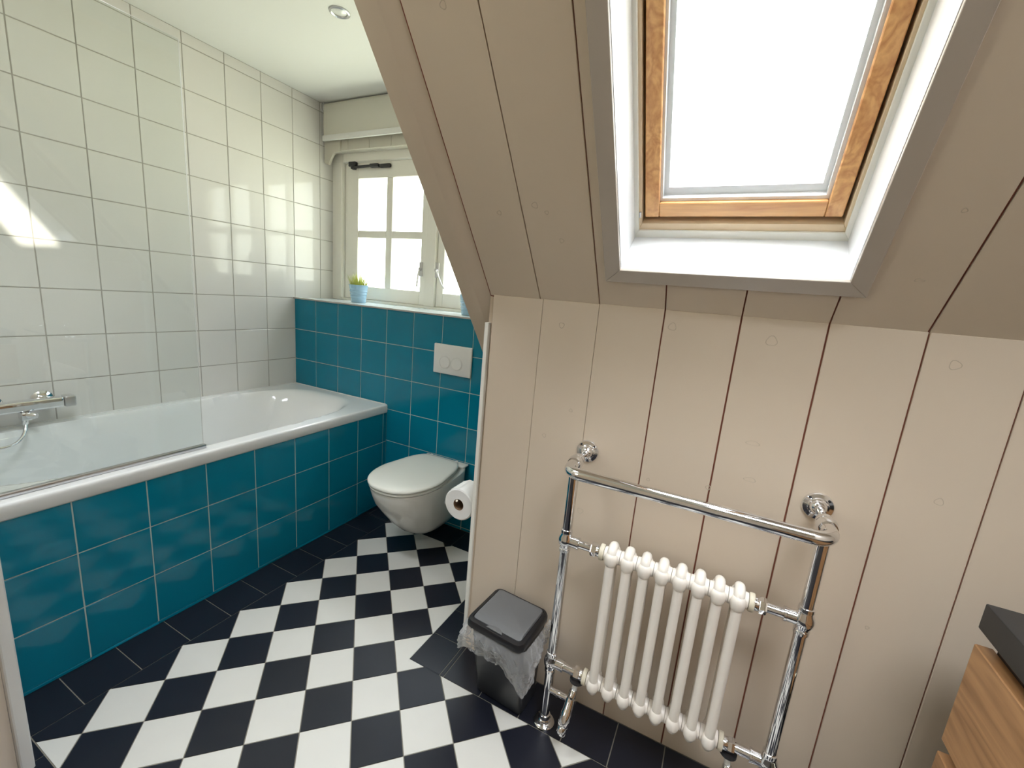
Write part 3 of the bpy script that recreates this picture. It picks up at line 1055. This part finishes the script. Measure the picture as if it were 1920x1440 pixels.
# ------------------------------------------------------------------ pots of grass on the sill
def grass_pot(x, y, label):
    z0 = 1.2249
    t = thing('potted_grass', label, 'potted plant', (x, y, z0), 'pale blue zinc pots on the window ledge')
    bm = nb()
    pf = [(0.042, 0), (0.045, 0.002)]
    for k in range(1, 25):
        h = 0.002 + 0.108 * k / 24
        r = 0.045 + 0.014 * k / 24
        if 5 <= k <= 18:
            r += 0.0020 * math.cos(k * PI / 2.0)
        pf.append((r, h))
    pf += [(0.0615, 0.110), (0.0622, 0.1125), (0.0610, 0.1145), (0.0585, 0.113), (0.056, 0.095), (0.001, 0.094)]
    lathe(bm, pf, (x, y, z0), (0, 0, 1), 40)
    obj('pot', bm, M['zinc_blue'], t)
    bm = nb()
    for k in range(320):
        a, rr = random.uniform(0, 2 * PI), 0.052 * math.sqrt(random.random())
        bx, by = x + rr * math.cos(a), y + rr * math.sin(a)
        h = random.uniform(0.075, 0.122) * (1 - 0.25 * rr / 0.052)
        lean = rr / 0.052 * random.uniform(0.15, 0.5) + random.uniform(-0.1, 0.12)
        da = a + random.uniform(-0.5, 0.5)
        wv = Vector((-math.sin(da + 0.6), math.cos(da + 0.6), 0)) * random.uniform(0.0012, 0.002)
        p0 = Vector((bx, by, z0 + 0.094))
        q = []
        for s in (0, 0.4, 0.75, 1.0):
            p = p0 + Vector((math.cos(da), math.sin(da), 0)) * h * lean * s ** 1.6 + Vector((0, 0, h * s * (1 - 0.12 * lean * s)))
            q.append((bm.verts.new(p - wv * (1 - s * 0.95)), bm.verts.new(p + wv * (1 - s * 0.95))))
        for c, d in zip(q, q[1:]):
            bm.faces.new((c[0], c[1], d[1], d[0]))
    g = obj('grass_blades', bm, M['grass'], t)
    g['kind'] = 'stuff'
    return t


grass_pot(0.392, 2.300, 'pale blue ribbed pot of short grass on the left of the window ledge')
grass_pot(1.262, 2.290, 'pale blue pot half hidden behind the sloping edge board on the window ledge')

# ------------------------------------------------------------------ towel radiator
XL, XR, RY = 2.270, 2.872, 1.300
ZT, ZB, ZBAR = 0.672, 0.230, 0.903
rad = thing('towel_radiator', 'chrome and white column towel radiator on the panelled wall', 'radiator', ((XL + XR) / 2, RY, 0.0))
for X in (XL, XR):
    b = nb()
    tube(b, [(X, RY, 0.006), (X, RY, ZBAR - 0.01)], 0.0140, 24)
    obj('upright', b, M['chrome'], rad)
    b = nb()
    lathe(b, [(0.034, 0.0005), (0.034, 0.005), (0.030, 0.009), (0.021, 0.011), (0.0205, 0.018), (0.0180, 0.021), (0.0175, 0.034), (0.0142, 0.036)], (X, RY, 0), (0, 0, 1), 32)
    obj('floor_flange', b, M['chrome'], rad)
    # wall stay with ribbed fitting and flange
    b = nb()
    lathe(b, [(0.010, 0), (0.019, 0.0), (0.0215, 0.008), (0.0225, 0.016), (0.0215, 0.024), (0.0185, 0.028), (0.0175, 0.031), (0.0190, 0.036), (0.0195, 0.042), (0.0180, 0.048), (0.0145, 0.054), (0.0120, 0.060), (0.0105, 0.085), (0.0105, 0.112)], (X, RY - 0.012, ZBAR), (0, 1, 0), 32)
    st = obj('wall_stay', b, M['chrome'], rad)
    b = nb()
    lathe(b, [(0.035, 0.0006), (0.035, 0.003), (0.033, 0.006), (0.024, 0.008), (0.022, 0.012), (0.019, 0.013), (0.016, 0.020), (0.0112, 0.024)], (X, KY, ZBAR), (0, -1, 0), 36)
    fl = obj('wall_flange', b, M['chrome'], st)
    for k in range(4):
        b = nb()
        a = PI / 4 + k * PI / 2
        lathe(b, [(0.0035, 0), (0.0035, 0.0012), (0.0028, 0.0016)], (X + 0.0285 * math.cos(a), KY - 0.0062, ZBAR + 0.0285 * math.sin(a)), (0, -1, 0), 12)
        obj('screw', b, M['iron'], st)
# towel bar: bent tube
b = nb()
BY, BR = 1.224, 0.042
pts = [(XL, RY - 0.010, ZBAR), (XL, BY + BR, ZBAR)]
pts += [(XL + BR - BR * math.cos(t * PI / 16), BY + BR - BR * math.sin(t * PI / 16), ZBAR) for t in range(1, 9)]
pts += [(XR - BR + BR * math.sin(t * PI / 16), BY + BR - BR * math.cos(t * PI / 16), ZBAR) for t in range(0, 9)]
pts += [(XR, RY - 0.010, ZBAR)]
tube(b, pts, 0.0165, 28)
obj('towel_bar', b, M['chrome'], rad)
# eight two-column sections
NC, CX0, CP = 8, 2.4110, 0.04571
DY, TR = 0.0215, 0.0128
for k in range(NC):
    x = CX0 + k * CP
    b = nb()
    zt, zb = 0.688 - DY * 0, 0.208
    path = []
    path += [(x, RY - DY, zb + DY + (zt - zb - 2 * DY) * i / 6) for i in range(7)]
    path += arc((RY, zt - DY), DY, PI, 0, 10, lambda y, z: (x, y, z))[1:]
    path += [(x, RY + DY, zt - DY - (zt - zb - 2 * DY) * i / 6) for i in range(1, 7)]
    path += arc((RY, zb + DY), DY, 0, -PI, 10, lambda y, z: (x, y, z))[1:-1]
    tube(b, path, TR, 18, closed=True)
    for zz in (ZT - 0.012, ZB + 0.004):
        lathe(b, [(0.0195, -CP / 2 + 0.0006), (0.0205, -CP / 2 + 0.003), (0.0205, -CP / 2 + 0.006), (0.0225, -0.011), (0.0245, -0.005), (0.0245, 0.005), (0.0225, 0.011), (0.0205, CP / 2 - 0.006), (0.0205, CP / 2 - 0.003), (0.0195, CP / 2 - 0.0006)],
              (x, RY, zz), (1, 0, 0), 24)
    for yy, zz, sz in ((RY - DY, ZT - 0.010, 1), (RY + DY, ZT - 0.010, 1), (RY - DY, ZB + 0.004, -1), (RY + DY, ZB + 0.004, -1)):
        lathe(b, [(0.0100, -0.024), (0.0150, -0.019), (0.0172, -0.010), (0.0178, 0.0), (0.0168, 0.007), (0.0140, 0.013), (0.0080, 0.018)], (x, yy, zz), (0, 0, sz), 20)
    obj('column', b, M['enamel'], rad, sharp=50)
x_end0, x_end1 = CX0 - CP / 2, CX0 + (NC - 1) * CP + CP / 2
for zz0 in (ZT, ZB):
    zz = zz0 - 0.012 if zz0 == ZT else zz0 + 0.004
    for X, xe, sg in ((XL, x_end0, 1), (XR, x_end1, -1)):
        # T fitting on the upright
        b = nb()
        lathe(b, [(0.0145, -0.036), (0.0170, -0.035), (0.0175, -0.026), (0.0160, -0.024), (0.0165, -0.019), (0.0215, -0.010), (0.0228, 0.0), (0.0215, 0.010), (0.0165, 0.019), (0.0160, 0.024), (0.0175, 0.026), (0.0170, 0.035), (0.0145, 0.036)],
              (X, RY, zz), (0, 0, 1), 28)
        L = abs(xe - X)
        lathe(b, [(0.0165, 0.012), (0.0165, 0.036), (0.0180, 0.037), (0.0180, 0.042), (0.0125, 0.043), (0.0125, L - 0.040)], (X, RY, zz), (sg, 0, 0), 24)
        cn = obj('connector', b, M['chrome'], rad)
        b = nb()
        lathe(b, [(0.0130, L - 0.041), (0.0190, L - 0.040), (0.0200, L - 0.037), (0.0200, L - 0.026), (0.0190, L - 0.024)], (X, RY, zz), (sg, 0, 0), 6)
        lathe(b, [(0.0165, L - 0.024), (0.0175, L - 0.022), (0.0175, L - 0.012)], (X, RY, zz), (sg, 0, 0), 24)
        obj('nut', b, M['chrome'], cn)
        b = nb()
        lathe(b, [(0.0225, L - 0.0125), (0.0235, L - 0.011), (0.0235, L - 0.004), (0.0215, L - 0.0005)], (X, RY, zz), (sg, 0, 0), 28)
        obj('bush', b, M['bush'], cn)
# valves under the lower connectors
for X, sg in ((XL, 1), (XR, -1)):
    vx_ = X + sg * 0.088
    zz = ZB + 0.004
    b = nb()
    lathe(b, [(0.012, 0), (0.021, -0.002), (0.0215, -0.010), (0.015, -0.013)], (vx_, RY, zz - 0.017), (0, 0, 1), 20)
    vc = obj('valve_collar', b, M['plastic_black'], rad)
    b = nb()
    tube(b, [(vx_, RY, zz - 0.028), (vx_ - sg * 0.004, RY - 0.002, zz - 0.066)], 0.0080, 16)
    obj('white_pipe', b, M['plastic_white'], vc)
    b = nb()
    p0 = Vector((vx_ - sg * 0.004, RY - 0.002, zz - 0.060))
    d = Vector((-sg * 0.06, -0.55, -0.83)).normalized()
    lathe(b, [(0.0100, 0), (0.0120, 0.003), (0.0120, 0.022), (0.0155, 0.026), (0.0160, 0.060), (0.0175, 0.064), (0.0175, 0.100), (0.0150, 0.104)], p0, d, 24)
    vb = obj('valve_body', b, M['chrome'], rad)
    b = nb()
    lathe(b, [(0.0135, 0.1035), (0.0145, 0.106), (0.0145, 0.122), (0.011, 0.127)], p0, d, 24)
    obj('valve_knob', b, M['chrome'], vb)
    b = nb()
    lathe(b, [(0.0095, 0.010), (0.0095, 0.032), (0.0120, 0.033), (0.0120, 0.038), (0.0085, 0.039), (0.0095, 0.046), (0.0095, abs(vx_ - X) - 0.008)], (X, RY - 0.004, zz - 0.098), (sg, 0, -0.04), 18)
    obj('feed_pipe', b, M['chrome'], vb)

# ------------------------------------------------------------------ waste bin with its liner
BA = math.radians(-4.5)
BC = Vector((2.108, 1.312, 0))


def bp_(u, v, z):
    """bin frame: u across, v towards the wall"""
    return Vector((BC.x + u * math.cos(BA) - v * math.sin(BA), BC.y + u * math.sin(BA) + v * math.cos(BA), z))


def rrect(hu, v0, v1, r, z, n=6):
    out = []
    for cu, cv, a0 in ((hu - r, v1 - r, 0), (-hu + r, v1 - r, PI / 2), (-hu + r, v0 + r, PI), (hu - r, v0 + r, 1.5 * PI)):
        for k in range(n + 1):
            a = a0 + PI / 2 * k / n
            out.append(bp_(cu + r * math.cos(a), cv + r * math.sin(a), z(cu + r * math.cos(a), cv + r * math.sin(a)) if callable(z) else z))
    return out


bn = thing('waste_bin', 'dark grey plastic swing-lid bin on the floor against the panelled wall', 'bin', (BC.x, BC.y, 0))
b = nb()
loft(b, [rrect(0.086, -0.030, 0.078, 0.014, 0.0008), rrect(0.090, -0.034, 0.080, 0.016, 0.006), rrect(0.098, -0.082, 0.084, 0.018, 0.285), rrect(0.098, -0.084, 0.084, 0.018, 0.300)])
obj('bin_body', b, M['plastic_dark'], bn)
b = nb()
LZ = 0.300
loft(b, [rrect(0.104, -0.102, 0.089, 0.022, LZ), rrect(0.106, -0.106, 0.090, 0.024, LZ + 0.004), rrect(0.106, -0.107, 0.090, 0.026, LZ + 0.018), rrect(0.102, -0.103, 0.087, 0.024, LZ + 0.026),
         rrect(0.092, -0.090, 0.080, 0.016, LZ + 0.0275), rrect(0.090, -0.088, 0.078, 0.014, LZ + 0.024)])
ld_ = obj('lid_rim', b, M['plastic_black'], bn)
b = nb()
loft(b, [rrect(0.0885, -0.0865, 0.0765, 0.012, LZ + 0.0245), rrect(0.0885, -0.0865, 0.0765, 0.012, LZ + 0.0275), rrect(0.086, -0.066, 0.074, 0.010, LZ + 0.0335), rrect(0.085, -0.062, 0.073, 0.010, LZ + 0.034)])
fl_ = obj('flap', b, M['plastic_grey'], bn)
b = nb()
hd = []
for i in range(13):
    a = PI * i / 12
    hd.append((0.030 * math.cos(a), -0.098 + 0.018 * math.sin(a)))
prism(b, hd, lambda u, v: bp_(u, v, LZ + 0.0265), lambda u, v: bp_(u * 0.95, v, LZ + 0.0305), 0.0015)
obj('finger_grip', b, M['plastic_grey'], bn)

lin = thing('bin_liner', 'clear crumpled plastic bag hanging out from under the bin lid', 'bag', (BC.x, BC.y, 0.2))
b = nb()
NU, NV = 150, 26
base = []
per = rrect(0.101, -0.092, 0.086, 0.02, 0.3, n=8)
# resample the front and both sides of the rim
seq = per[len(per) // 4 + 5:] + per[:4]
cum = [0]
for a, c in zip(seq, seq[1:]):
    cum.append(cum[-1] + (c - a).length)
rows = []
cen = bp_(0, -0.005, 0)
for i in range(NU + 1):
    s = cum[-1] * i / NU
    k = max(j for j in range(len(cum)) if cum[j] <= s + 1e-9)
    k = min(k, len(seq) - 2)
    p = seq[k].lerp(seq[k + 1], (s - cum[k]) / max(1e-9, cum[k + 1] - cum[k]))
    out = (Vector((p.x, p.y, 0)) - cen).normalized()
    u = i / NU
    drop = 0.078 + 0.022 * math.exp(-((u - 0.29) / 0.06) ** 2) + 0.062 * math.exp(-((u - 0.69) / 0.075) ** 2) + 0.022 * noise.noise(Vector((u * 16, 3.1, 0)))
    if u > 0.85:
        drop *= 1 - (u - 0.85) / 0.15 * 0.75
    if u < 0.12:
        drop *= 0.25 + 0.75 * u / 0.12
    row = []
    for j in range(NV + 1):
        t = j / NV
        w = noise.noise(Vector((u * 26, t * 2.2, 0.3))) * 0.010 + noise.noise(Vector((u * 60, t * 9, 5.0))) * 0.006 + abs(noise.noise(Vector((u * 40 + t * 6, t * 12, 9)))) * 0.008
        bulge = 0.010 + 0.012 * math.sin(PI * min(1, t * 1.2)) + (0.026 * math.exp(-((u - 0.27) / 0.09) ** 2) + 0.030 * math.exp(-((u - 0.73) / 0.09) ** 2)) * t
        q = Vector((p.x, p.y, 0.302 - drop * t)) + out * max(0.004, bulge + w * min(1, t * 3))
        q.z += 0.004 * noise.noise(Vector((u * 50, t * 10, 2)))
        q.y = min(q.y, KY - 0.004)
        row.append(b.verts.new(q))
    rows.append(row)
for a, c in zip(rows, rows[1:]):
    for j in range(NV):
        b.faces.new((a[j], c[j], c[j + 1], a[j + 1]))
obj('bag_film', b, M['film'], lin, sharp=180)

# ------------------------------------------------------------------ washstand at the right edge
VX, VY1, VY0 = 3.130, 1.247, -0.60
vt = thing('washstand', 'brown oak drawer washstand with black top at the right edge', 'cabinet', (3.34, 0.3, 0))
b = nb()
box(b, (VX + 0.030, VY0 + 0.01, 0.20), (RX - 0.002, VY1 - 0.012, 0.797))
obj('carcass', b, M['carcass'], vt)
for k, (z0, z1) in enumerate(((0.533, 0.765), (0.262, 0.505))):
    b = nb()
    box(b, (VX + 0.001, VY0, z0), (VX + 0.0295, VY1 - 0.001, z1), 0.002)
    obj('drawer_front', b, M['oak'], vt)
ct = thing('worktop', 'black stone worktop lying on the oak washstand', 'worktop', (3.34, 0.3, 0.797))
b = nb()
box(b, (VX, VY0 - 0.01, 0.7975), (RX - 0.002, VY1 + 0.003, 0.852), 0.003, 2)
obj('slab', b, M['counter'], ct)
